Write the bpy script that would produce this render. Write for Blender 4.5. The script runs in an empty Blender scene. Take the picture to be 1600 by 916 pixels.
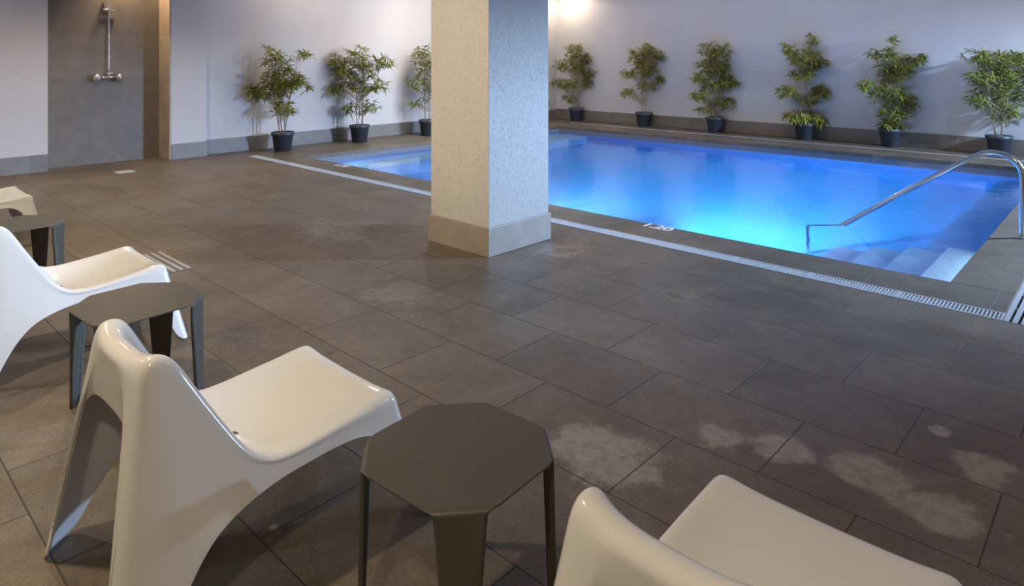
import bpy, bmesh, math, random
from mathutils import Vector, Matrix
C = bpy.context.scene.collection
sc = bpy.context.scene

# ------------------------------------------------------------------ camera, world, lights
YAW = math.radians(43.1)
EYE = 1.5
cd = bpy.data.cameras.new('camera'); cam = bpy.data.objects.new('camera', cd); C.objects.link(cam)
cam.location = (0, 0, EYE); cam.rotation_euler = (math.pi/2, 0, YAW)
cd.sensor_width = 36.0; cd.lens = 36.0*1058/1600; cd.shift_x = 0; cd.shift_y = -(458-88)/1600
cd.clip_start = 0.02
sc.camera = cam
vs = sc.view_settings
vs.view_transform = 'Standard'; vs.look = 'None'; vs.gamma = 1.0; vs.use_curve_mapping = False
vs.exposure = 0.0
w = bpy.data.worlds.new('world'); sc.world = w; w.use_nodes = True
w.node_tree.nodes['Background'].inputs[0].default_value = (0.70, 0.80, 1.0, 1)
w.node_tree.nodes['Background'].inputs[1].default_value = 0.12

WARM = (1.0, 0.80, 0.58); COOL = (0.44, 0.64, 1.0)
def aim(o, d): o.rotation_euler = Vector(d).to_track_quat('-Z', 'Y').to_euler()
def area(name, loc, d, sx, sy, power, col, spread=180):
    l = bpy.data.lights.new(name, 'AREA'); l.shape = 'RECTANGLE'; l.size = sx; l.size_y = sy
    l.energy = power; l.color = col; l.spread = math.radians(spread)
    o = bpy.data.objects.new(name, l); C.objects.link(o); o.location = loc; aim(o, d); return o
def spot(name, loc, d, power, col, angle=120, blend=0.6, r=0.05):
    l = bpy.data.lights.new(name, 'SPOT'); l.energy = power; l.color = col; l.spot_size = math.radians(angle)
    l.spot_blend = blend; l.shadow_soft_size = r
    o = bpy.data.objects.new(name, l); C.objects.link(o); o.location = loc; aim(o, d); return o
# daylight falling in through the glazed doorway at the far right
area('daylight', (3.4, 11.2, 2.75), (-1, -1.0, -0.10), 0.5, 0.24, 2000, COOL, 160)
spot('pillar_wash', (-4.0, 0.2, 2.9), (0.03, 3.35, -1.6), 690, (1.0, 0.82, 0.60), 44, 0.9, 0.06)
# ceiling downlights
CEIL = 3.0
for x, y, p in [(-9.5, 5.9, 40), (-9.6, 8.8, 22), (-9.95, 12.35, 50), (-5.5, 9.0, 45)]:
    spot('wall_side_downlight', (x, y, CEIL-0.03), (0, 0, -1), p, WARM, 172, 0.25, 0.05)
for x, y, p in [(-8.3, 2.6, 260), (-5.4, 0.8, 150), (-2.9, 0.2, 210), (-0.3, -0.6, 160), (-5.6, -1.0, 180), (1.4, 4.0, 170)]:
    spot('deck_downlight', (x, y, CEIL-0.03), (0, 0, -1), p, WARM, 150, 0.9, 0.30 if x > 0 else 0.08)
spot('shower_downlight', (-10.40, 3.15, CEIL-0.03), (0, 0.30, -1), 90, (1.0, 0.70, 0.42), 130, 0.8, 0.05)
# cove light strips along the tops of the walls
area('cove_strip_back', (-4.3, 11.7, CEIL-0.04), (0, 0.40, -1), 12.0, 0.05, 42, (1.0, 0.86, 0.74))
area('cove_strip_left', (-9.4, 8.0, CEIL-0.04), (-0.50, 0, -1), 0.05, 8.5, 240, (1.0, 0.92, 0.84))
area('cove_strip_left', (-9.6, 0.6, CEIL-0.04), (-0.40, 0, -1), 0.05, 3.2, 22, (1.0, 0.92, 0.84))
# underwater lamps in the near pool wall; the ledge and step lights are added brighteners
for x, p in [(-7.2, 90), (-5.4, 480), (-3.4, 1350)]:
    spot('pool_lamp', (x, 5.36, -0.30), (0.12, 1, -0.33), p, (0.70, 0.86, 1.0), 66, 1.0, 0.12)
spot('added_ledge_light', (-8.85, 5.34, -0.17), (0, 1, -0.10), 45, (0.80, 0.93, 1.0), 70, 0.8, 0.03)  # added light that lifts the shallow ledge
area('added_step_light', (-0.97, 6.05, -0.19), (-1, 0, -0.55), 1.5, 0.03, 2.3, (0.85, 0.95, 1.0))  # added strip standing in for daylight on the treads

# ------------------------------------------------------------------ helpers
def srgb(r, g, b):
    f = lambda c: (c/255/12.92) if c/255 <= 0.04045 else ((c/255+0.055)/1.055)**2.4
    return (f(r), f(g), f(b), 1)
class NT:
    def __init__(s, name):
        s.m = bpy.data.materials.new(name); s.m.use_nodes = True; s.t = s.m.node_tree
        s.b = s.t.nodes['Principled BSDF']
    def n(s, typ, **k):
        nd = s.t.nodes.new(typ)
        for a, v in k.items():
            if a.startswith('i_'):
                key = a[2:]; key = int(key) if key.isdigit() else key.replace('_', ' ')
                nd.inputs[key].default_value = v
            else: setattr(nd, a, v)
        return nd
    def l(s, a, b): s.t.links.new(a, b)
    def pos(s, scale=(1, 1, 1), loc=(0, 0, 0), rot=(0, 0, 0), obj=False):
        src = s.n('ShaderNodeTexCoord').outputs['Object'] if obj else s.n('ShaderNodeNewGeometry').outputs['Position']
        mp = s.n('ShaderNodeMapping'); mp.inputs['Scale'].default_value = scale; mp.inputs['Location'].default_value = loc
        mp.inputs['Rotation'].default_value = rot
        s.l(src, mp.inputs['Vector']); return mp.outputs[0]
    def noise(s, vec, scale, detail=4, rough=0.55, dist=0):
        nd = s.n('ShaderNodeTexNoise'); nd.inputs['Scale'].default_value = scale; nd.inputs['Detail'].default_value = detail
        nd.inputs['Roughness'].default_value = rough; nd.inputs['Distortion'].default_value = dist
        s.l(vec, nd.inputs['Vector']); return nd.outputs['Fac']
    def math(s, op, a, b=0.0, clamp=False):
        nd = s.n('ShaderNodeMath', operation=op); nd.use_clamp = clamp
        for i, v in enumerate((a, b)):
            if hasattr(v, 'links') or hasattr(v, 'is_linked'): s.l(v, nd.inputs[i])
            else: nd.inputs[i].default_value = v
        return nd.outputs[0]
    def ramp(s, fac, stops):
        r = s.n('ShaderNodeValToRGB'); e = r.color_ramp.elements
        while len(e) < len(stops): e.new(0.5)
        for q, (p, c) in zip(e, stops): q.position = p; q.color = c if len(c) == 4 else (*c, 1)
        s.l(fac, r.inputs[0]); return r.outputs[0]
    def mix(s, fac, a, b, blend='MIX'):
        nd = s.n('ShaderNodeMix', data_type='RGBA', blend_type=blend)
        for i, v in ((0, fac), (6, a), (7, b)):
            if hasattr(v, 'is_linked'): s.l(v, nd.inputs[i])
            else: nd.inputs[i].default_value = v
        return nd.outputs[2]
    def bump(s, h, strength, dist=0.01):
        nd = s.n('ShaderNodeBump'); nd.inputs['Strength'].default_value = strength; nd.inputs['Distance'].default_value = dist
        s.l(h, nd.inputs['Height']); s.l(nd.outputs[0], s.b.inputs['Normal'])
    def set(s, **k):
        for a, v in k.items():
            key = a.replace('_', ' ')
            if hasattr(v, 'is_linked'): s.l(v, s.b.inputs[key])
            else: s.b.inputs[key].default_value = v
        return s.m
def g(v): return (v, v, v, 1)

def blob_mask(N, pts, ns=5.0, amount=0.5, soft=0.12):
    """irregular patches around given floor points (x, y, radius_x, radius_y)"""
    P = N.pos(); nz = N.noise(P, ns, 6, 0.65); out = None
    for (x, y, rx, ry) in pts:
        mp = N.n('ShaderNodeMapping'); mp.vector_type = 'TEXTURE'
        mp.inputs['Location'].default_value = (x, y, 0); mp.inputs['Scale'].default_value = (rx, ry, 1000)
        N.l(N.n('ShaderNodeNewGeometry').outputs['Position'], mp.inputs['Vector'])
        ln = N.n('ShaderNodeVectorMath', operation='LENGTH'); N.l(mp.outputs[0], ln.inputs[0])
        v = N.math('ADD', N.math('SUBTRACT', 1.0, ln.outputs['Value']), N.math('MULTIPLY', N.math('SUBTRACT', nz, 0.5), amount*4))
        out = v if out is None else N.math('MAXIMUM', out, v)
    return N.ramp(out, [(0.0, g(0)), (soft, g(1))])

def floor_material(name, bw, bh, ox, oy, offset=0.5, rotz=0, tint=1.0):
    N = NT(name); P = N.pos(loc=(-ox, -oy, 0)) if not rotz else N.pos(loc=(oy, -ox, 0), rot=(0, 0, rotz))
    br = N.n('ShaderNodeTexBrick', offset=offset, offset_frequency=2, squash=1)
    for k, v in (('Scale', 1), ('Mortar Size', 0.0028), ('Mortar Smooth', 0.1), ('Bias', 0), ('Brick Width', bw), ('Row Height', bh)):
        br.inputs[k].default_value = v
    br.inputs['Color1'].default_value = g(0.0); br.inputs['Color2'].default_value = g(1.0); br.inputs['Mortar'].default_value = g(0.5)
    N.l(P, br.inputs['Vector'])
    W = N.pos()
    base = N.ramp(N.noise(W, 2.2, 8, 0.62, 0.6), [(0.25, (0.098, 0.074, 0.048)), (0.5, (0.131, 0.101, 0.068)), (0.75, (0.172, 0.136, 0.096))])
    grain = N.ramp(N.noise(W, 95, 5, 0.75), [(0.3, g(0.62)), (0.7, g(1.30))])
    col = N.mix(1.0, base, grain, 'MULTIPLY')
    mott = N.ramp(N.noise(W, 14, 5, 0.7), [(0.3, g(0.80)), (0.7, g(1.16))]); col = N.mix(1.0, col, mott, 'MULTIPLY')
    tone = N.ramp(br.outputs['Color'], [(0.0, g(0.88)), (1.0, g(1.10))]); col = N.mix(1.0, col, tone, 'MULTIPLY')
    # dried whitish patches on the tiles at the near right
    dry = blob_mask(N, [(-1.48, 2.10, .26, .20), (-1.24, 2.50, .10, .10), (-1.02, 2.60, .13, .10), (-0.72, 2.66, .17, .13), (-0.50, 2.58, .16, .13), (-0.43, 2.97, .10, .14), (-0.60, 3.14, .05, .05)], 7.5, 0.55, 0.35)
    drys = N.math('MULTIPLY', dry, N.ramp(N.noise(W, 22, 6, 0.7), [(0.3, g(0.30)), (0.6, g(0.82))]))
    col = N.mix(drys, col, (0.31, 0.28, 0.24, 1))
    wet = blob_mask(N, [(-3.53, 1.62, .34, .20), (-3.42, 2.62, .34, .22), (-3.28, 4.1, .20, .25), (-2.14, 3.80, .22, .10), (-1.62, 4.4, .5, .13), (-1.9, 3.95, .3, .12), (-0.7, 4.3, .4, .14), (-5.1, 3.2, .45, .25), (-8.5, 2.5, .5, .14)], 7, 0.5, 0.9)
    col = N.mix(N.math('MULTIPLY', wet, 0.22), col, N.mix(1.0, col, g(0.55), 'MULTIPLY'))
    col = N.mix(br.outputs['Fac'], col, (0.035, 0.030, 0.026, 1))
    rough = N.ramp(N.noise(W, 3.0, 6, 0.7), [(0.3, g(0.40)), (0.7, g(0.56))])
    rough = N.mix(wet, rough, g(0.10)); rough = N.mix(dry, rough, g(0.6)); rough = N.mix(br.outputs['Fac'], rough, g(0.7))
    fine = N.noise(W, 120, 4, 0.7); big = N.noise(W, 45, 4, 0.6)
    h = N.math('ADD', N.math('MULTIPLY', fine, 0.25), N.math('MULTIPLY', big, N.math('ADD', 0.12, N.math('MULTIPLY', wet, 2.6))))
    h = N.math('SUBTRACT', h, N.math('MULTIPLY', br.outputs['Fac'], 1.0))
    N.bump(h, 0.55, 0.004)
    return N.set(Base_Color=col, Roughness=rough)

def plain(name, col, rough=0.5, metal=0.0, var=0.08, ns=20, bump=0.0, bs=200, **k):
    N = NT(name); P = N.pos(obj=True)
    c = N.mix(1.0, col, N.ramp(N.noise(P, ns, 4), [(0.3, g(1-var)), (0.7, g(1+var))]), 'MULTIPLY')
    if bump: N.bump(N.noise(P, bs, 3), bump, 0.002)
    return N.set(Base_Color=c, Roughness=rough, Metallic=metal, **k)

M = {}
M['floor'] = floor_material('stone_floor_tiles', 0.661, 0.4615, -0.69, 2.385)
M['coping_x'] = floor_material('stone_coping_tiles', 0.695, 0.80, -2.06, 4.70, 0.0)
M['coping_y'] = floor_material('stone_coping_tiles_side', 0.80, 0.80, 5.28, -1.3, 0.0, rotz=-math.pi/2)
# plastered wall
def wall_mat(name, col, speck=False):
    N = NT(name); P = N.pos()
    c = N.mix(1.0, col, N.ramp(N.noise(P, 1.3, 5), [(0.3, g(0.96)), (0.7, g(1.03))]), 'MULTIPLY')
    h = N.noise(P, 160, 4, 0.6)
    if speck:
        sp = N.noise(N.pos(scale=(1, 1, 0.4)), 105, 3, 0.6)
        pits = N.ramp(sp, [(0.36, g(0.0)), (0.44, g(1.0))])
        c = N.mix(1.0, c, N.ramp(pits, [(0, g(0.92)), (1, g(1.0))]), 'MULTIPLY')
        h = N.math('ADD', N.math('MULTIPLY', h, 0.3), pits)
        N.bump(h, 0.55, 0.004)
    else:
        N.bump(h, 0.12, 0.002)
    return N.set(Base_Color=c, Roughness=0.62)
M['wall'] = wall_mat('painted_plaster', (0.57, 0.56, 0.56, 1))
M['pillar'] = wall_mat('rough_painted_plaster', (0.40, 0.385, 0.355, 1), True)
M['ceiling'] = wall_mat('ceiling_plaster', (0.62, 0.61, 0.59, 1))
def tile_mat(name, col, bw, bh, axis, ox=0, oz=0, mort=(0.19, 0.175, 0.155, 1), var=0.10):
    N = NT(name)
    sp = N.n('ShaderNodeSeparateXYZ'); N.l(N.pos(loc=(-ox if axis == 'X' else 0, -ox if axis == 'Y' else 0, -oz)), sp.inputs[0])
    cb = N.n('ShaderNodeCombineXYZ'); N.l(sp.outputs[0 if axis == 'X' else 1], cb.inputs[0]); N.l(sp.outputs[2], cb.inputs[1])
    br = N.n('ShaderNodeTexBrick', offset=0.0, offset_frequency=2, squash=1)
    for k, v in (('Scale', 1), ('Mortar Size', 0.0022), ('Mortar Smooth', 0.1), ('Bias', 0), ('Brick Width', bw), ('Row Height', bh)):
        br.inputs[k].default_value = v
    br.inputs['Color1'].default_value = g(1-var); br.inputs['Color2'].default_value = g(1+var); br.inputs['Mortar'].default_value = g(1)
    N.l(cb.outputs[0], br.inputs['Vector'])
    W = N.pos()
    c = N.mix(1.0, col, N.ramp(N.noise(W, 6, 6, 0.65), [(0.3, g(0.86)), (0.7, g(1.14))]), 'MULTIPLY')
    c = N.mix(1.0, c, br.outputs['Color'], 'MULTIPLY'); c = N.mix(br.outputs['Fac'], c, mort)
    N.bump(N.math('SUBTRACT', N.noise(W, 120, 3), br.outputs['Fac']), 0.15, 0.002)
    return N.set(Base_Color=c, Roughness=0.42)
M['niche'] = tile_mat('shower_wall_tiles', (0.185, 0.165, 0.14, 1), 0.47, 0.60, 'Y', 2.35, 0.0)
M['return'] = tile_mat('warm_lit_return_tiles', (0.42, 0.35, 0.27, 1), 0.47, 0.60, 'X', -10.6, 0.0)  # niche tile made lighter and warmer: lamplight on the return painted in
M['base_y'] = tile_mat('skirting_tiles_left', (0.215, 0.21, 0.20, 1), 1.1, 0.6, 'Y', 4.32, -0.1, mort=(0.1, 0.1, 0.1, 1))
M['base_x'] = tile_mat('skirting_tiles_back', (0.200, 0.175, 0.145, 1), 0.66, 0.6, 'X', -1.55, -0.1, mort=(0.08, 0.075, 0.07, 1))
M['base_p'] = tile_mat('pillar_skirting_tiles', (0.25, 0.215, 0.175, 1), 0.46, 0.6, 'X', -3.82, -0.1)
def pool_mat(name, col):
    N = NT(name); W = N.pos()
    c = N.mix(1.0, col, N.ramp(N.noise(W, 3, 3), [(0.3, g(0.93)), (0.7, g(1.06))]), 'MULTIPLY')
    br = N.n('ShaderNodeTexBrick', offset=0.0, squash=1)
    for k, v in (('Scale', 1), ('Mortar Size', 0.002), ('Brick Width', 0.05), ('Row Height', 0.05)): br.inputs[k].default_value = v
    br.inputs['Color1'].default_value = g(0.96); br.inputs['Color2'].default_value = g(1.04); br.inputs['Mortar'].default_value = g(1.1)
    N.l(W, br.inputs['Vector']); c = N.mix(1.0, c, br.outputs['Color'], 'MULTIPLY')
    return N.set(Base_Color=c, Roughness=0.35)
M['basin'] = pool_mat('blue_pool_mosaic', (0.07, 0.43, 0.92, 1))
M['basin_wall'] = pool_mat('shaded_pool_mosaic', (0.03, 0.22, 0.66, 1))  # darkened copy of the pool mosaic: shade on walls and risers painted in
M['step'] = pool_mat('lit_step_mosaic', (0.42, 0.66, 0.90, 1))  # brightness of the lit treads is put into this paler colour
M['ledge'] = pool_mat('pale_ledge_mosaic', (0.42, 0.70, 0.92, 1))
M['band'] = plain('waterline_mosaic', (0.14, 0.15, 0.19, 1), 0.4, var=0.15, ns=60)
# water
N = NT('pool_water'); W = N.pos(scale=(1, 1, 1))
N.bump(N.math('ADD', N.noise(W, 2.2, 3, 0.5, 0.4), N.math('MULTIPLY', N.noise(W, 9, 2), 0.10)), 0.16, 0.05)
M['water'] = N.set(Base_Color=(0.78, 0.92, 1.0, 1), Roughness=0.09, IOR=1.33, Transmission_Weight=1.0)
M['channel'] = plain('dark_channel', (0.012, 0.012, 0.012, 1), 0.8)
M['grate'] = plain('pale_plastic_grate', (0.42, 0.44, 0.46, 1), 0.35)
M['gully'] = plain('dull_gully_plate', (0.13, 0.115, 0.09, 1), 0.5)
M['plastic'] = plain('glossy_white_plastic', (0.70, 0.69, 0.645, 1), 0.16, var=0.012, ns=3, Coat_Weight=0.25, Coat_Roughness=0.08)
M['steel_dark'] = plain('grey_powder_coated_metal', (0.075, 0.068, 0.052, 1), 0.42, var=0.05, ns=8, bump=0.10, bs=900)
M['chrome'] = plain('polished_steel', (0.84, 0.84, 0.84, 1), 0.16, 1.0, var=0.02)
M['pot'] = plain('dark_plastic_pot', (0.048, 0.058, 0.076, 1), 0.38, var=0.1)
M['soil'] = plain('pale_gravel_soil', (0.20, 0.17, 0.13, 1), 0.9, var=0.4, ns=60, bump=0.8, bs=60)
M['cane'] = plain('tan_cane', (0.34, 0.27, 0.15, 1), 0.5, var=0.2, ns=12)
M['marking'] = plain('white_paint', (0.75, 0.74, 0.72, 1), 0.5)
M['door'] = plain('dark_door_frame', (0.05, 0.05, 0.055, 1), 0.4)
def leaf_mat():
    N = NT('bamboo_leaves'); at = N.n('ShaderNodeVertexColor', layer_name='leafcol')
    N.b.inputs['Subsurface Weight'].default_value = 0
    c = at.outputs['Color']; N.set(Base_Color=c, Roughness=0.45)
    tr = N.n('ShaderNodeBsdfTranslucent'); N.l(c, tr.inputs['Color'])
    mx = N.n('ShaderNodeMixShader'); mx.inputs[0].default_value = 0.25
    N.l(N.b.outputs[0], mx.inputs[1]); N.l(tr.outputs[0], mx.inputs[2]); N.l(mx.outputs[0], N.t.nodes['Material Output'].inputs[0])
    return N.m
M['leaf'] = leaf_mat()

def link_mesh(name, bm, mat, parent=None, smooth=False):
    me = bpy.data.meshes.new(name); bm.normal_update(); bm.to_mesh(me); bm.free(); me.materials.append(mat)
    if smooth: me.polygons.foreach_set('use_smooth', [True]*len(me.polygons))
    o = bpy.data.objects.new(name, me); C.objects.link(o); o.parent = parent; return o
def box(bm, x0, x1, y0, y1, z0, z1):
    vs_ = [bm.verts.new(p) for p in [(x0,y0,z0),(x1,y0,z0),(x1,y1,z0),(x0,y1,z0),(x0,y0,z1),(x1,y0,z1),(x1,y1,z1),(x0,y1,z1)]]
    for f in [(0,3,2,1),(4,5,6,7),(0,1,5,4),(1,2,6,5),(2,3,7,6),(3,0,4,7)]: bm.faces.new([vs_[i] for i in f])
def boxes(name, lst, mat, parent=None, bevel=0.0):
    bm = bmesh.new()
    for b in lst: box(bm, *b)
    if bevel: bmesh.ops.bevel(bm, geom=bm.edges[:], offset=bevel, segments=2, affect='EDGES', profile=0.5)
    return link_mesh(name, bm, mat, parent)
def struct(name, lst, mat, parent=None, bevel=0.0):
    o = boxes(name, lst, mat, parent, bevel)
    if parent is None: o['kind'] = 'structure'
    return o
def tube(bm, pts, r, seg=12, caps=True):
    pts = [Vector(p) for p in pts]; rs = r if isinstance(r, (list, tuple)) else [r]*len(pts); rings = []
    for i, p in enumerate(pts):
        t = (pts[min(i+1, len(pts)-1)] - pts[max(i-1, 0)]).normalized()
        a = t.orthogonal() if i == 0 else (rings_n - t*rings_n.dot(t))
        a.normalize(); rings_n = a; b = t.cross(a)
        rings.append([bm.verts.new(p + (a*math.cos(2*math.pi*k/seg) + b*math.sin(2*math.pi*k/seg))*rs[i]) for k in range(seg)])
    for A, B in zip(rings, rings[1:]):
        for k in range(seg): bm.faces.new([A[k], A[(k+1) % seg], B[(k+1) % seg], B[k]])
    if caps: bm.faces.new(rings[0][::-1]); bm.faces.new(rings[-1])
def lathe(bm, prof, seg=32, center=(0, 0, 0), axis=None):
    Mx = Matrix.Translation(center) @ (Vector((0,0,1)).rotation_difference(Vector(axis)).to_matrix().to_4x4() if axis else Matrix())
    rings = [[bm.verts.new(Mx @ Vector((r*math.cos(2*math.pi*k/seg), r*math.sin(2*math.pi*k/seg), z))) for k in range(seg)] for r, z in prof]
    for A, B in zip(rings, rings[1:]):
        for k in range(seg): bm.faces.new([A[k], A[(k+1) % seg], B[(k+1) % seg], B[k]])
    bm.faces.new(rings[0][::-1]); bm.faces.new(rings[-1])
def thing(name, label, cat, loc=(0,0,0), rotz=0, group=None):
    o = bpy.data.objects.new(name, None); C.objects.link(o); o.empty_display_size = 0.1
    o.location = loc; o.rotation_euler = (0, 0, rotz); o['label'] = label; o['category'] = cat
    if group: o['group'] = group
    return o
def dup(root, loc, rotz, label):
    r = root.copy(); C.objects.link(r); r.location = loc; r.rotation_euler = (0, 0, rotz); r['label'] = label
    for ch in list(root.children):
        c = ch.copy(); C.objects.link(c); c.parent = r
    return r

# ------------------------------------------------------------------ room shell
PX0, PX1, PY0, PY1 = -9.23, -0.95, 5.28, 11.35      # pool opening
WL = -0.13                                          # water level
ZB = -0.06
RX = 2.2                                            # right wall
CH0, CH1 = 4.71, 4.86                               # near drain channel
FC0, FC1 = 12.02, 12.12                             # far drain channel
RC0, RC1 = -0.595, -0.445                           # right drain channel
struct('floor', [(-10.95, RX, -2.2, CH0, ZB, 0), (-10.95, -9.85, CH0, 13.0, ZB, 0), (-9.85, -9.62, CH1, 13.0, ZB, 0),
                 (-9.62, RX, FC1, 13.0, ZB, 0), (-9.62, RX, 11.75, FC0, ZB, 0), (RC1, RX, CH0, 11.75, ZB, 0)], M['floor'])
cop = struct('trim_1', [(-9.62, RC0, CH1, PY0, ZB, 0)], M['coping_x'], bevel=0.004)
struct('trim_2', [(-9.62, RC0, PY1, 11.75, ZB, 0)], M['coping_x'], bevel=0.004)
struct('trim_3', [(PX1, RC0, PY0, PY1, ZB, 0)], M['coping_y'], bevel=0.004)
struct('trim_4', [(-9.62, PX0, PY0, PY1, ZB, 0)], M['coping_y'], bevel=0.004)
struct('trim_5', [(-9.85, RC1, CH0, CH1, ZB-0.02, -0.035), (-9.62, RX, FC0, FC1, ZB-0.02, -0.035), (RC0, RC1, CH1, 11.75, ZB-0.02, -0.035)], M['channel'])
struct('ceiling', [(-10.95, RX+0.2, -2.2, 13.0, CEIL, CEIL+0.1)], M['ceiling'])
struct('wall_back', [(-10.95, RX+0.2, 12.75, 13.0, -0.05, CEIL)], M['wall'])
struct('wall_front', [(-10.95, RX+0.2, -2.4, -2.2, -0.05, CEIL)], M['wall'])
struct('wall_right', [(RX, RX+0.2, -2.2, 9.1, -0.05, CEIL), (RX, RX+0.2, 12.68, 12.75, -0.05, CEIL), (RX, RX+0.2, 9.1, 12.68, 2.62, CEIL)], M['wall'])
wl = struct('wall_left', [(-10.95, -10.45, -2.2, 2.31, -0.05, CEIL), (-10.95, -10.73, 2.31, 3.77, -0.05, CEIL),
                     (-10.95, -10.31, 3.79, 4.29, -0.05, CEIL), (-10.95, -10.45, 4.29, 12.75, -0.05, CEIL)], M['wall'])
struct('trim_6', [(-10.73, -10.71, 2.31, 3.77, 0, CEIL)], M['niche'])
struct('trim_7', [(-10.73, -10.305, 3.765, 3.79, 0, CEIL)], M['return'])
struct('baseboard_left', [(-10.45, -10.435, -2.2, 2.31, 0, 0.225), (-10.31, -10.295, 3.79, 4.30, 0, 0.225), (-10.45, -10.435, 4.305, 12.72, 0, 0.225)], M['base_y'], bevel=0.003)
struct('baseboard_back', [(-10.43, RX, 12.73, 12.75, 0, 0.235)], M['base_x'], bevel=0.003)
struct('door_1', [(RX+0.03, RX+0.10, 9.1, 9.16, 0, 2.62), (RX+0.03, RX+0.10, 12.62, 12.68, 0, 2.62), (RX+0.03, RX+0.10, 9.16, 12.62, 2.57, 2.62)], M['door'])
struct('ground', [(RX+0.2, 14, 2, 18, -0.1, -0.02)], M['floor'])
# pillar
PLX0, PLX1, PLY0, PLY1 = -4.25, -3.585, 3.575, 4.27
pil = struct('pillar', [(PLX0, PLX1, PLY0, PLY1, 0, CEIL)], M['pillar'], bevel=0.006)
struct('pillar_base_tiles', [(PLX0-0.015, PLX1+0.015, PLY0-0.015, PLY1+0.015, 0.0, 0.215)], M['base_p'], pil, bevel=0.003)

# ------------------------------------------------------------------ pool
BD = -1.33
pool = struct('pool_basin', [(PX0-0.15, PX1+0.15, PY0-0.15, PY1+0.15, BD-0.1, BD),
    ], M['basin'])
struct('basin_wall', [(PX0-0.15, PX1+0.15, PY0-0.15, PY0, BD, -0.22), (PX0-0.15, PX1+0.15, PY1, PY1+0.15, BD, -0.22),
    (PX0-0.15, PX0, PY0, PY1, BD, -0.22), (PX1, PX1+0.15, PY0, PY1, BD, -0.22)], M['basin_wall'], pool)
struct('waterline_band', [(PX0-0.15, PX1+0.15, PY0-0.15, PY0, -0.22, ZB), (PX0-0.15, PX1+0.15, PY1, PY1+0.15, -0.22, ZB),
    (PX0-0.15, PX0, PY0, PY1, -0.22, ZB), (PX1, PX1+0.15, PY0, PY1, -0.22, ZB)], M['band'], pool)
struct('shallow_ledge', [(PX0, -8.47, PY0, PY1, BD, -0.42)], M['ledge'], pool)
struct('bench', [(-1.46, PX1, 6.95, PY1, BD, -0.50)], M['basin'], pool)
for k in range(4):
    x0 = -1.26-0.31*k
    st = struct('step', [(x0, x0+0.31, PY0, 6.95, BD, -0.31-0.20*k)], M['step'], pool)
    struct('riser', [(x0-0.008, x0, PY0, 6.95, BD, -0.34-0.20*k)], M['basin_wall'], st)  # thin facing added so its darker blue paints the riser's shade
bm = bmesh.new()
vv = [bm.verts.new(p) for p in [(PX0, PY0, WL), (PX1, PY0, WL), (PX1, PY1, WL), (PX0, PY1, WL)]]; bm.faces.new(vv)
wat = link_mesh('pool_water', bm, M['water']); wat['kind'] = 'stuff'
wat['label'] = 'still glowing blue water filling the indoor swimming pool'; wat['category'] = 'water'

def text_obj(s, size, loc, rotz, parent):
    cu = bpy.data.curves.new('depth_marking', 'FONT'); cu.body = s; cu.size = size; cu.extrude = 0.0008; cu.offset = 0.004; cu.align_x = 'CENTER'
    t = bpy.data.objects.new('tmp', cu); C.objects.link(t)
    me = bpy.data.meshes.new_from_object(t.evaluated_get(bpy.context.evaluated_depsgraph_get())); bpy.data.objects.remove(t)
    me.materials.clear(); me.materials.append(M['marking'])
    o = bpy.data.objects.new('depth_marking', me); C.objects.link(o); o.location = loc; o.rotation_euler = (0, 0, rotz); o.parent = parent
    o['label'] = 'white painted depth figures'
    return o
text_obj('1.20', 0.17, (-3.13, 5.16, 0.0012), 0, cop)
text_obj('1.20', 0.17, (-8.05, 5.13, 0.0012), 0, cop)

# drain grates: bars over the channel
def make_grate():
    bm = bmesh.new(); L = 0.542; wd = CH1-CH0-0.006
    for y in (-wd/2, wd/2-0.014): box(bm, -L/2, L/2, y, y+0.014, -0.03, 0.0)
    for x in (-L/2, L/2-0.012): box(bm, x, x+0.012, -wd/2+0.014, wd/2-0.014, -0.03, 0.0)
    n = 27
    for i in range(1, n):
        x = -L/2 + 0.004 + (L-0.008)*i/n
        box(bm, x-0.0048, x+0.0048, -wd/2+0.014, wd/2-0.014, -0.02, -0.001)
    return link_mesh('drain_grate', bm, M['grate'])
gr = make_grate(); gr['category'] = 'drain grate'; gr['group'] = 'grate sections of the slotted drain along the near pool edge'
gr['label'] = 'pale slotted grate section in the drain line along the near pool edge'
xs = [RC0-0.2722-0.5444*i for i in range(17)]
for i, x in enumerate(xs):
    o = gr if i == 0 else gr.copy()
    if i: C.objects.link(o)
    o.location = (x, (CH0+CH1)/2, 0)
def long_grate(name, x0, x1, y0, y1, nb, label, along='Y'):
    bm = bmesh.new()
    for i in range(nb):
        if along == 'Y':
            wd = (x1-x0)/(nb*1.7-0.7); a = x0+i*wd*1.7; box(bm, a, a+wd, y0, y1, -0.03, 0.0)
        else:
            wd = (y1-y0)/(nb*1.7-0.7); a = y0+i*wd*1.7; box(bm, x0, x1, a, a+wd, -0.03, 0.0)
    if along == 'Y':
        y = y0
        while y < y1: box(bm, x0, x1, y, y+0.01, -0.028, -0.006); y += 0.3
    else:
        x = x0
        while x < x1: box(bm, x, x+0.01, y0, y1, -0.028, -0.006); x += 0.3
    o = link_mesh(name, bm, M['grate']); o['label'] = label; o['category'] = 'drain grate'; return o
long_grate('drain_grate', RC0+0.003, RC1-0.003, CH0+0.003, 11.6, 4, 'ribbed drain grate running away along the right end of the pool')
long_grate('drain_grate', -9.5, 2.1, FC0+0.003, FC1-0.003, 2, 'pale drain grate strip along the foot of the back wall', 'X')
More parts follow.
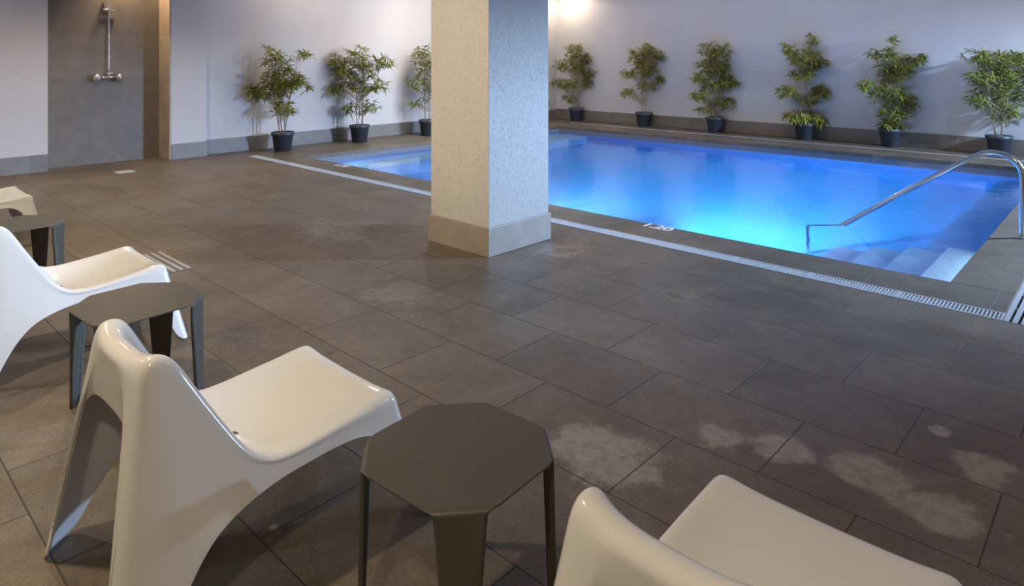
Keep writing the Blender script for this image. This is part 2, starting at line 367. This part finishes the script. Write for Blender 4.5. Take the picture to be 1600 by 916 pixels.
# square floor cover by the shower and slatted gully grate on the deck
def slab_thing(name, label, cat, cx, cy, sx, sy, slats, rotz=0):
    t = thing(name, label, cat, (cx, cy, 0), rotz)
    bm = bmesh.new(); box(bm, -sx/2, sx/2, -sy/2, sy/2, 0.0, 0.0035)
    link_mesh('frame', bm, M['grate'] if not slats else M['gully'], t)
    bm = bmesh.new()
    for i in range(slats):
        yy = -sy/2+sy*(i+0.5)/slats; box(bm, -sx/2+0.01, sx/2-0.01, yy-0.011, yy+0.011, 0.0036, 0.0056)
    if slats: link_mesh('slat', bm, M['grate'], t)
    return t
slab_thing('floor_drain', 'small pale square floor drain in front of the shower recess', 'floor drain', -9.67, 2.98, 0.21, 0.21, 0)
slab_thing('floor_grate', 'slatted metal floor grate on the deck behind the white chairs', 'floor drain', -5.22, 1.86, 0.60, 0.20, 4)

# ------------------------------------------------------------------ handrail
def smooth_path(pts, n=8):
    P = [Vector(p) for p in pts]; P = [P[0]*2-P[1]] + P + [P[-1]*2-P[-2]]; out = []
    for i in range(1, len(P)-2):
        for k in range(n):
            t = k/n; a, b, c, d = P[i-1], P[i], P[i+1], P[i+2]
            out.append(0.5*((2*b)+(c-a)*t+(2*a-5*b+4*c-d)*t*t+(3*b-a-3*c+d)*t**3))
    out.append(P[-2]); return out
hr = thing('handrail', 'polished steel handrail rising from the right deck and dipping into the pool', 'handrail', (-0.74, 6.95, 0))
bm = bmesh.new()
tube(bm, smooth_path([(0,0,0.0),(0,0,.25),(0,0,.50),(-.025,0,.595),(-.10,0,.665),(-.21,0,.685),(-.32,0,.645),(-.60,0,.455),(-1.0,0,.165),(-1.38,0,-.12),(-1.64,0,-.30),(-1.71,0,-.36),(-1.73,0,-.44),(-1.73,0,-.7),(-1.73,0,BD)]), 0.024, 16)
link_mesh('rail', bm, M['chrome'], hr, True)
bm = bmesh.new(); lathe(bm, [(0.052,0.0),(0.052,0.006),(0.045,0.012),(0.027,0.014)], 28)
link_mesh('floor_flange', bm, M['chrome'], hr, True)

# ------------------------------------------------------------------ shower
sh = thing('shower_fitting', 'chrome shower riser pipe with two-knob mixer on the tiled recess', 'shower', (-10.71, 3.08, 0))
bm = bmesh.new(); tube(bm, smooth_path([(0.055,0,1.25),(0.055,0,1.9),(0.055,0.002,2.15),(0.05,0.0,2.22),(0.06,-0.03,2.28),(0.06,-0.03,2.34),(0.09,-0.03,2.42),(0.22,-0.03,2.45),(0.34,-0.03,2.43)]), 0.0105, 12)
link_mesh('riser_pipe', bm, M['chrome'], sh, True)
bm = bmesh.new(); tube(bm, [(0.0,0,2.15),(0.055,0,2.15)], 0.01, 12); tube(bm, [(0.055,-0.075,2.16),(0.055,-0.02,2.155),(0.055,0.02,2.145),(0.055,0.075,2.14)], [0.012,0.014,0.018,0.018], 12)
link_mesh('slide_bracket', bm, M['chrome'], sh, True)
bm = bmesh.new(); tube(bm, [(0.055,-0.10,1.205),(0.055,0.10,1.205)], 0.017, 16); tube(bm, [(0.055,0,1.205),(0.055,0,1.27)], 0.015, 12)
tube(bm, [(0,-0.07,1.205),(0.055,-0.07,1.205)], 0.02, 14); tube(bm, [(0,0.07,1.205),(0.055,0.07,1.205)], 0.02, 14); tube(bm, [(0.055,-0.04,1.262),(0.055,0.075,1.262)], 0.011, 12)
link_mesh('mixer_body', bm, M['chrome'], sh, True)
for y in (-0.125, 0.10):
    bm = bmesh.new(); lathe(bm, [(0.02,-0.01),(0.048,0.006),(0.060,0.038),(0.05,0.070),(0.02,0.084)], 24, (0.06, y, 1.203), (0.55, 0.8 if y > 0 else -0.8, 0))
    link_mesh('knob', bm, M['chrome'], sh, True)
bm = bmesh.new(); lathe(bm, [(0.012,0.03),(0.02,0.018),(0.09,0.008),(0.09,0.0)], 28, (0.34,-0.03,2.40)); link_mesh('shower_head', bm, M['chrome'], sh, True)

# ------------------------------------------------------------------ lounge chairs
def chair_mesh():
    rim = [(.405,.385),(.37,.384),(.33,.379),(.28,.370),(.20,.360),(.12,.350),(.04,.345),(-.02,.353),(-.07,.385),(-.11,.44),(-.155,.515),(-.20,.59),(-.24,.665),(-.272,.704),(-.315,.706)]
    bot = [(.495,0),(.435,0),(.395,.12),(.370,.23),(.32,.292),(.22,.305),(.10,.297),(-.02,.286),(-.11,.272),(-.185,.243),(-.235,.20),(-.28,.14),(-.32,.07),(-.355,0),(-.452,0)]
    bx = {8: .318, 9: .325, 10: .334, 11: .344, 12: .355, 13: .366}
    dip = [.016,.018,.022,.028,.036,.042,.046,.050,.052,.050,.046,.042,.036,.030,.026]
    def hwb(j): return bx[j] if j in bx else hw(*bot[j])
    def hw(y, z):
        t = (0.45-y)/0.9; return (0.41-0.325*z)*(1-t) + (0.335-0.17*z)*t
    nu = 13; us = [-1+2*i/(nu-1) for i in range(nu)]
    bm = bmesh.new(); grid = []
    for j, (y, z) in enumerate(rim):
        a = min(max((z-.36)/.3, 0), 1) if j > 6 else 0
        row = []
        for u in us:
            s = (1-abs(u)**3.2)*dip[j]
            h = hw(y, z) - 0.022
            row.append(bm.verts.new((u*h, y - s*a*0.9, z - s*(1-a*0.35))))
        grid.append(row)
    nv = len(rim)
    for j in range(nv-1):
        for i in range(nu-1): bm.faces.new([grid[j][i], grid[j][i+1], grid[j+1][i+1], grid[j+1][i]])
    fb = {0:(0,.282), 1:(.085,.278), 2:(.16,.262), 3:(.225,.22), 4:(.285,.12), 5:(.335,0), 6:(.41,0)}
    rb = {0:(0,.522), 1:(.09,.521), 2:(.165,.505), 3:(.212,.43), 4:(.235,.22), 5:(.250,0), 6:(.315,0)}
    loop = []; c = (nu-1)//2
    for i in range(nu):                                   # front, left to right
        x, z = fb[abs(i-c)]; loop.append((grid[0][i], Vector((x*(1 if i >= c else -1), .415+.08*(1-z/.385), z)), Vector((0, 1, 0))))
    for j in range(1, nv-1): loop.append((grid[j][nu-1], Vector((hwb(j), *bot[j])), Vector((1, 0, 0))))
    for i in range(nu-1, -1, -1):
        x, z = rb[abs(i-c)]; loop.append((grid[nv-1][i], Vector((x*(1 if i >= c else -1), -.325-.127*(1-z/.7), z)), Vector((0, -1, 0))))
    for j in range(nv-2, 0, -1): loop.append((grid[j][0], Vector((-hwb(j), *bot[j])), Vector((-1, 0, 0))))
    corners = {0: Vector((-1, 1, 0)), nu-1: Vector((1, 1, 0)), nu+nv-2: Vector((1, -1, 0)), 2*nu+nv-3: Vector((-1, -1, 0))}
    rings = [[v for v, b, n in loop]]
    for lv, t in enumerate([0.0, .12, .30, .5, .7, .86, 1.0]):
        ring = []
        for q, (v, b, n) in enumerate(loop):
            nn = corners.get(q, n)
            R = v.co
            if lv == 0:                       # shoulder of the roll
                d = (b-R).normalized(); p = R + d*0.020 + nn*0.020
            else:
                base = R + nn*0.022 + Vector((0, 0, -0.02)); p = base.lerp(b, t)
            ring.append(bm.verts.new(p))
        rings.append(ring)
    n = len(loop)
    for A, B in zip(rings, rings[1:]):
        for q in range(n): bm.faces.new([A[q], B[q], B[(q+1) % n], A[(q+1) % n]])
    bmesh.ops.recalc_face_normals(bm, faces=bm.faces[:])
    top = min(bm.faces, key=lambda f: (f.calc_center_median()-Vector((0, .1, .32))).length)
    bm.normal_update()
    if top.normal.z < 0: bmesh.ops.reverse_faces(bm, faces=bm.faces[:])
    me = bpy.data.meshes.new('tmp'); bm.to_mesh(me); bm.free()
    ob = bpy.data.objects.new('tmp', me); C.objects.link(ob)
    m = ob.modifiers.new('s', 'SUBSURF'); m.levels = 3; m.render_levels = 3
    cb = bmesh.new(); bmesh.ops.create_cone(cb, cap_ends=True, segments=24, radius1=.011, radius2=.011, depth=.2, matrix=Matrix.Translation((0, .0, .30)) @ Matrix.Diagonal((1.3, 1, 1, 1)))
    cm = bpy.data.meshes.new('cut'); cb.to_mesh(cm); cb.free(); co = bpy.data.objects.new('cut', cm); C.objects.link(co)
    m = ob.modifiers.new('t', 'SOLIDIFY'); m.thickness = 0.007; m.offset = -1
    m = ob.modifiers.new('b', 'BOOLEAN'); m.object = co; m.operation = 'DIFFERENCE'; m.solver = 'EXACT'
    dg = bpy.context.evaluated_depsgraph_get(); out = bpy.data.meshes.new_from_object(ob.evaluated_get(dg))
    bpy.data.objects.remove(ob); bpy.data.objects.remove(co)
    out.materials.clear(); out.materials.append(M['plastic']); out.polygons.foreach_set('use_smooth', [True]*len(out.polygons))
    out.name = 'lounge_chair'; return out
cm = chair_mesh()
chairs = [('glossy white moulded low lounge chair in the left foreground, seen from behind', -2.115, 0.97, 0),
          ('white moulded lounge chair cut by the left edge, between the two left dark tables', -4.13, 0.97, 0),
          ('farthest white lounge chair, only its seat front showing at the left edge', -6.87, 0.93, 0),
          ('cream white lounge chair in the bottom right corner, back and seat only', -0.565, 1.31, 0)]
for lab, x, y, rz in chairs:
    o = bpy.data.objects.new('lounge_chair', cm); C.objects.link(o); o.location = (x, y, 0); o.rotation_euler = (0, 0, rz)
    o['label'] = lab; o['category'] = 'chair'; o['group'] = 'white moulded lounge chairs'

# ------------------------------------------------------------------ side tables
def make_table(label, loc, rz):
    t = thing('side_table', label, 'side table', loc, rz, 'dark octagonal side tables')
    H = 0.44; a, b = 0.232, 0.132; th = 0.005; r = 0.018
    k = r/math.sqrt(2)
    bm = bmesh.new()
    pts = [(a-k, -b-k+0.0), (a-k, b-k+0.0)]
    oct_ = []
    for q in range(4):
        ang = q*math.pi/2; cs, sn = math.cos(ang), math.sin(ang)
        for (x, y) in [(a, -(a-0.105)), (a, a-0.105)]:
            oct_.append((x*cs-y*sn, x*sn+y*cs))
    # pull the chamfer edges inwards by the bend radius
    def inset(p):
        dx, dy = (1 if p[0] > 0 else -1)/math.sqrt(2), (1 if p[1] > 0 else -1)/math.sqrt(2); return (p[0], p[1], dx, dy)
    top = []
    for i, p in enumerate(oct_):
        x, y, dx, dy = inset(p)
        # slide along the straight side so the side stays straight
        if abs(x) > abs(y): y -= math.copysign(r*math.sqrt(2), y)
        else: x -= math.copysign(r*math.sqrt(2), x)
        top.append((x, y))
    v1 = [bm.verts.new((x, y, H)) for x, y in top]; v0 = [bm.verts.new((x, y, H-th)) for x, y in top]
    bm.faces.new(v1); bm.faces.new(v0[::-1])
    for i in range(8): bm.faces.new([v1[i], v0[i], v0[(i+1) % 8], v1[(i+1) % 8]])
    bmesh.ops.recalc_face_normals(bm, faces=bm.faces[:])
    link_mesh('table_top', bm, M['steel_dark'], t)
    for q in range(4):
        ang = math.pi/4+q*math.pi/2; n = Vector((math.cos(ang), math.sin(ang), 0)); s = Vector((-n.y, n.x, 0))
        D = (a + (a-0.105))/math.sqrt(2); W0 = 0.105*math.sqrt(2)/2 + r   # half width at the top edge
        prof = []                                  # (distance from centre, z, half width)
        for j in range(17):
            th_ = math.pi/2*j/16; prof.append((D-r+r*math.sin(th_), H-r+r*math.cos(th_), W0-0.028*math.sin(th_)))
        for j in range(1, 13):
            f = j/12; z = (H-r)*(1-f); prof.append((D+0.012*f, z, 0.034+(W0-0.028-0.034)*(1-f)**1.1))
        bm = bmesh.new(); outer = []; inner = []
        for idx, (d, z, hw_) in enumerate(prof):
            turn = min(max((idx-10)/8, 0), 1)
            ro, ri = [], []
            nn = Vector((0, 0, 1)).lerp(n, min(idx/16, 1)).normalized()
            for u, fold in ((-1, 1), (-0.93, .30), (-0.80, .0), (0, 0), (0.80, .0), (0.93, .30), (1, 1)):
                p = n*d + s*(u*hw_) + Vector((0, 0, z)) - nn*(0.012*fold*turn)
                ro.append(bm.verts.new(p)); ri.append(bm.verts.new(p - nn*0.004))
            outer.append(ro); inner.append(ri)
        for G, fl in ((outer, 0), (inner, 1)):
            for A, B in zip(G, G[1:]):
                for i in range(6): bm.faces.new([A[i], A[i+1], B[i+1], B[i]])
        for i_ in (0, 6):
            for j in range(len(prof)-1): bm.faces.new([outer[j][i_], outer[j+1][i_], inner[j+1][i_], inner[j][i_]])
        for j in (0, len(prof)-1):
            for i in range(6): bm.faces.new([outer[j][i], outer[j][i+1], inner[j][i+1], inner[j][i]])
        bmesh.ops.recalc_face_normals(bm, faces=bm.faces[:])
        o = link_mesh('leg', bm, M['steel_dark'], t, True)
    return t
R4 = math.radians(4)
tb = make_table('dark grey octagonal metal side table in the foreground between two chairs', (-1.355, 1.235, 0), R4)
dup(tb, (-3.19, 1.035, 0), R4, 'dark grey octagonal metal side table behind the foreground chair back')
dup(tb, (-5.22, 0.99, 0), R4, 'farthest dark side table, cut off by the left edge')

# ------------------------------------------------------------------ potted bamboos
def make_plant(label, x, y, blobs, canes, seed, warm=0.5, spread=0.09):
    rnd = random.Random(seed)
    t = thing('potted_bamboo', label, 'potted plant', (x, y, 0), 0, 'potted bamboo plants round the pool')
    bm = bmesh.new()
    lathe(bm, [(0.118,0.0),(0.128,0.004),(0.158,0.245),(0.176,0.250),(0.180,0.300),(0.170,0.302),(0.166,0.262),(0.02,0.262)], 36)
    link_mesh('pot', bm, M['pot'], t, True)
    bm = bmesh.new(); lathe(bm, [(0.163,0.255),(0.163,0.276),(0.10,0.284),(0.01,0.287)], 24)
    for k in range(60):
        a = rnd.uniform(0, 6.28); r = rnd.uniform(0, .14)
        bmesh.ops.create_icosphere(bm, subdivisions=1, radius=rnd.uniform(.006, .013), matrix=Matrix.Translation((r*math.cos(a), r*math.sin(a), .286)))
    link_mesh('soil', bm, M['soil'], t)
    # image-plane axes of this plant: sideways (to camera right) and depth
    cr = Vector((math.cos(YAW), math.sin(YAW), 0)); dp = Vector((-math.sin(YAW), math.cos(YAW), 0))
    lim = dict(); stems = []
    ztop = max(b[1]+b[3]*0.6 for b in blobs)
    for k in range(canes):
        a = 6.28*k/canes + rnd.uniform(-.4, .4); r0 = rnd.uniform(.03, .085)
        p0 = Vector((r0*math.cos(a), r0*math.sin(a), .27)); p1 = p0*1 + Vector((0, 0, 0)); h = ztop*rnd.uniform(.80, .98) if k else ztop
        tgt = max(blobs, key=lambda b: b[1]+rnd.uniform(-.3, .3))
        top = cr*(tgt[0]*rnd.uniform(.3, .8)) + Vector((p0.x*1.4, p0.y*1.2, h))
        pts = [p0.lerp(top, f) + Vector((rnd.uniform(-.008, .008), rnd.uniform(-.008, .008), 0)) for f in (0, .2, .4, .6, .8, 1)]
        pts[0] = p0; stems.append(pts)
        bm = bmesh.new(); tube(bm, pts, [.0075, .007, .0065, .005, .004, .002], 7)
        link_mesh('cane', bm, M['cane'], t, True)
    def stem_at(pts, z):
        for A, B in zip(pts, pts[1:]):
            if A.z <= z <= B.z: return A.lerp(B, (z-A.z)/max(B.z-A.z, 1e-6))
        return pts[-1].copy() if z > pts[-1].z else pts[0].copy()
    bm = bmesh.new(); cl = bm.loops.layers.float_color.new('leafcol'); tw = bmesh.new()
    wx, wy = x, y
    def clampp(p):
        p.x = max(p.x, -10.40-wx); p.y = min(p.y, 12.70-wy); return p
    def leaf(base, d, L, wd, col):
        up = Vector((0, 0, 1)); side = d.cross(up)
        if side.length < .1: side = Vector((1, 0, 0))
        side.normalize(); side = (side + up*rnd.uniform(-.6, .6)).normalized(); nrm = side.cross(d)
        P = []
        for f, wf in ((0, .12), (.22, .85), (.5, 1.0), (.78, .6), (1, 0)):
            c = base + d*(L*f) + Vector((0, 0, -L*.30*f*f)); P.append((c, wf*wd))
        prev = None
        for c, wf in P:
            c = clampp(c.copy())
            cur = (bm.verts.new(c - side*wf + nrm*wf*.25), bm.verts.new(c), bm.verts.new(c + side*wf + nrm*wf*.25)) if wf > 0 else (bm.verts.new(c),)
            if prev:
                fs = [[prev[0], prev[1], cur[1], cur[0]], [prev[1], prev[2], cur[2], cur[1]]] if len(cur) == 3 else [[prev[0], prev[1], cur[0]], [prev[1], prev[2], cur[0]]]
                for fv in fs:
                    F = bm.faces.new(fv); F.smooth = True
                    for lp in F.loops: lp[cl] = (*col, 1)
            prev = cur
    for (dx, z, rx, rz, n) in blobs:
        for k in range(int(n*1.9)):
            while True:
                u, v, w2 = rnd.uniform(-1, 1), rnd.uniform(-1, 1), rnd.uniform(-1, 1)
                if u*u+v*v+w2*w2 <= 1: break
            tip = cr*(dx+u*rx) + dp*(w2*max(.10, min(rx, .26))) + Vector((0, 0, z+v*rz))
            tip = clampp(tip)
            st = rnd.choice(stems); s0 = stem_at(st, max(.45, tip.z-abs(tip.x)*.5-rnd.uniform(.05, .22)))
            tube(tw, [s0, s0.lerp(tip, .5)+Vector((0, 0, .02)), tip], [.0028, .0022, .0014], 4, False)
            out = (tip-s0); out = (out.normalized() if out.length > .01 else Vector((0, 0, 1)))
            m = rnd.choice((5, 6, 7, 8)); tone = rnd.random()
            for q in range(m):
                ang = 6.28*q/m + rnd.uniform(-.3, .3)
                d = (out*rnd.uniform(.3, .9) + Vector((math.cos(ang), math.sin(ang), rnd.uniform(-.95, .55)))*.9).normalized()
                b_ = rnd.uniform(.75, 1.25)
                yel = min(1, max(0, warm*(tone*.7+.3) + rnd.uniform(-.15, .15)))
                col = (b_*(.15+.36*yel), b_*(.20+.23*yel), b_*(.035+.035*yel))
                leaf(tip, d, rnd.uniform(.09, .165), rnd.uniform(.009, .0145), col)
    f = link_mesh('foliage', bm, M['leaf'], t)
    tb_ = link_mesh('twigs', tw, M['cane'], t)
    return t
# blobs: sideways offset, height, half width, half height, number of leaf fans
plants = [
 ('first potted bamboo from the left, small drooping lower fans, where the drain begins', -10.0, 5.36, 5,
  [(-.08,1.42,.22,.16,16),(-.02,1.15,.30,.20,44),(.22,1.05,.22,.14,16),(-.40,.93,.16,.11,13),(-.15,.92,.2,.12,15),(.02,.68,.20,.15,16),(.33,1.52,.13,.06,5),(-.22,1.60,.07,.06,3)], .55),
 ('middle bamboo of three on the left wall, widest at its top', -10.03, 6.82, 4,
  [(0,1.48,.36,.18,26),(-.05,1.22,.36,.2,34),(.42,1.38,.16,.14,11),(-.40,1.42,.12,.16,8),(-.38,.93,.16,.10,11),(.32,.98,.18,.12,13),(.0,.95,.25,.12,16),(.20,.62,.16,.1,8),(-.15,.60,.16,.1,8)], .5),
 ('bamboo at the left wall partly hidden behind the square pillar', -9.93, 8.28, 4,
  [(-.02,1.5,.28,.22,24),(.1,1.2,.32,.25,32),(-.20,1.0,.22,.15,14),(.15,.85,.26,.16,14),(-.18,.62,.16,.10,8),(.30,1.5,.12,.2,8)], .45),
 ('bamboo nearest the right side of the pillar, under the warm corner light', -9.68, 12.53, 4,
  [(-.02,1.62,.24,.18,20),(-.05,1.30,.26,.20,26),(.28,1.45,.16,.14,8),(-.36,1.30,.16,.12,10),(.32,1.1,.18,.13,12),(-.42,.88,.14,.10,8),(-.15,.85,.22,.14,14),(.25,.85,.16,.1,9),(-.15,.55,.18,.1,8)], .45),
 ('bright green bamboo with long bare stems at the back wall', -7.86, 12.53, 3,
  [(.03,1.62,.22,.16,24),(-.22,1.50,.14,.14,9),(.36,1.50,.14,.12,10),(.02,1.25,.30,.20,40),(-.34,1.12,.16,.10,9),(.36,.98,.10,.10,7),(-.30,.72,.18,.09,11),(.05,.85,.2,.1,10)], .8),
 ('full bushy bamboo at the back wall with leaves down to the pot', -6.23, 12.53, 4,
  [(.0,1.62,.30,.16,26),(0,1.32,.36,.2,40),(-.30,1.1,.18,.12,12),(.34,1.0,.16,.12,12),(.05,.95,.32,.16,28),(-.25,.72,.2,.12,14),(.2,.6,.24,.12,14),(-.15,.45,.2,.06,8)], .7),
 ('bamboo in two leafy tiers with a gap between, at the back wall', -4.51, 12.53, 4,
  [(.0,1.45,.30,.18,34),(-.28,1.62,.15,.13,9),(.14,1.78,.10,.12,8),(.28,1.38,.18,.10,12),(0,1.18,.24,.10,16),(-.26,.86,.20,.12,18),(.36,.86,.18,.12,16),(.05,.72,.2,.1,8),(.0,.42,.34,.10,30),(.32,.38,.14,.07,7)], .75),
 ('tall slender bamboo with a side fan reaching right, at the back wall', -3.11, 12.53, 4,
  [(.05,1.74,.06,.07,4),(-.10,1.52,.22,.13,18),(.38,1.44,.22,.10,14),(.05,1.25,.28,.22,36),(-.38,1.05,.15,.10,11),(-.05,.88,.30,.18,28),(.34,.75,.14,.12,9),(.05,.55,.28,.14,20),(0,.38,.18,.07,8)], .65),
 ('rightmost potted bamboo, wide crown behind the handrail top', -1.62, 12.53, 5,
  [(.05,1.45,.38,.14,32),(-.32,1.52,.20,.09,9),(.42,1.35,.24,.2,20),(-.36,1.18,.14,.09,7),(.05,1.15,.38,.2,44),(.35,.95,.24,.16,16),(-.15,.85,.28,.16,22),(.15,.65,.28,.12,14)], .4),
]
for k, (lab, x, y, canes, blobs, warm) in enumerate(plants): make_plant(lab, x, y, blobs, canes, 11+k*7, warm)
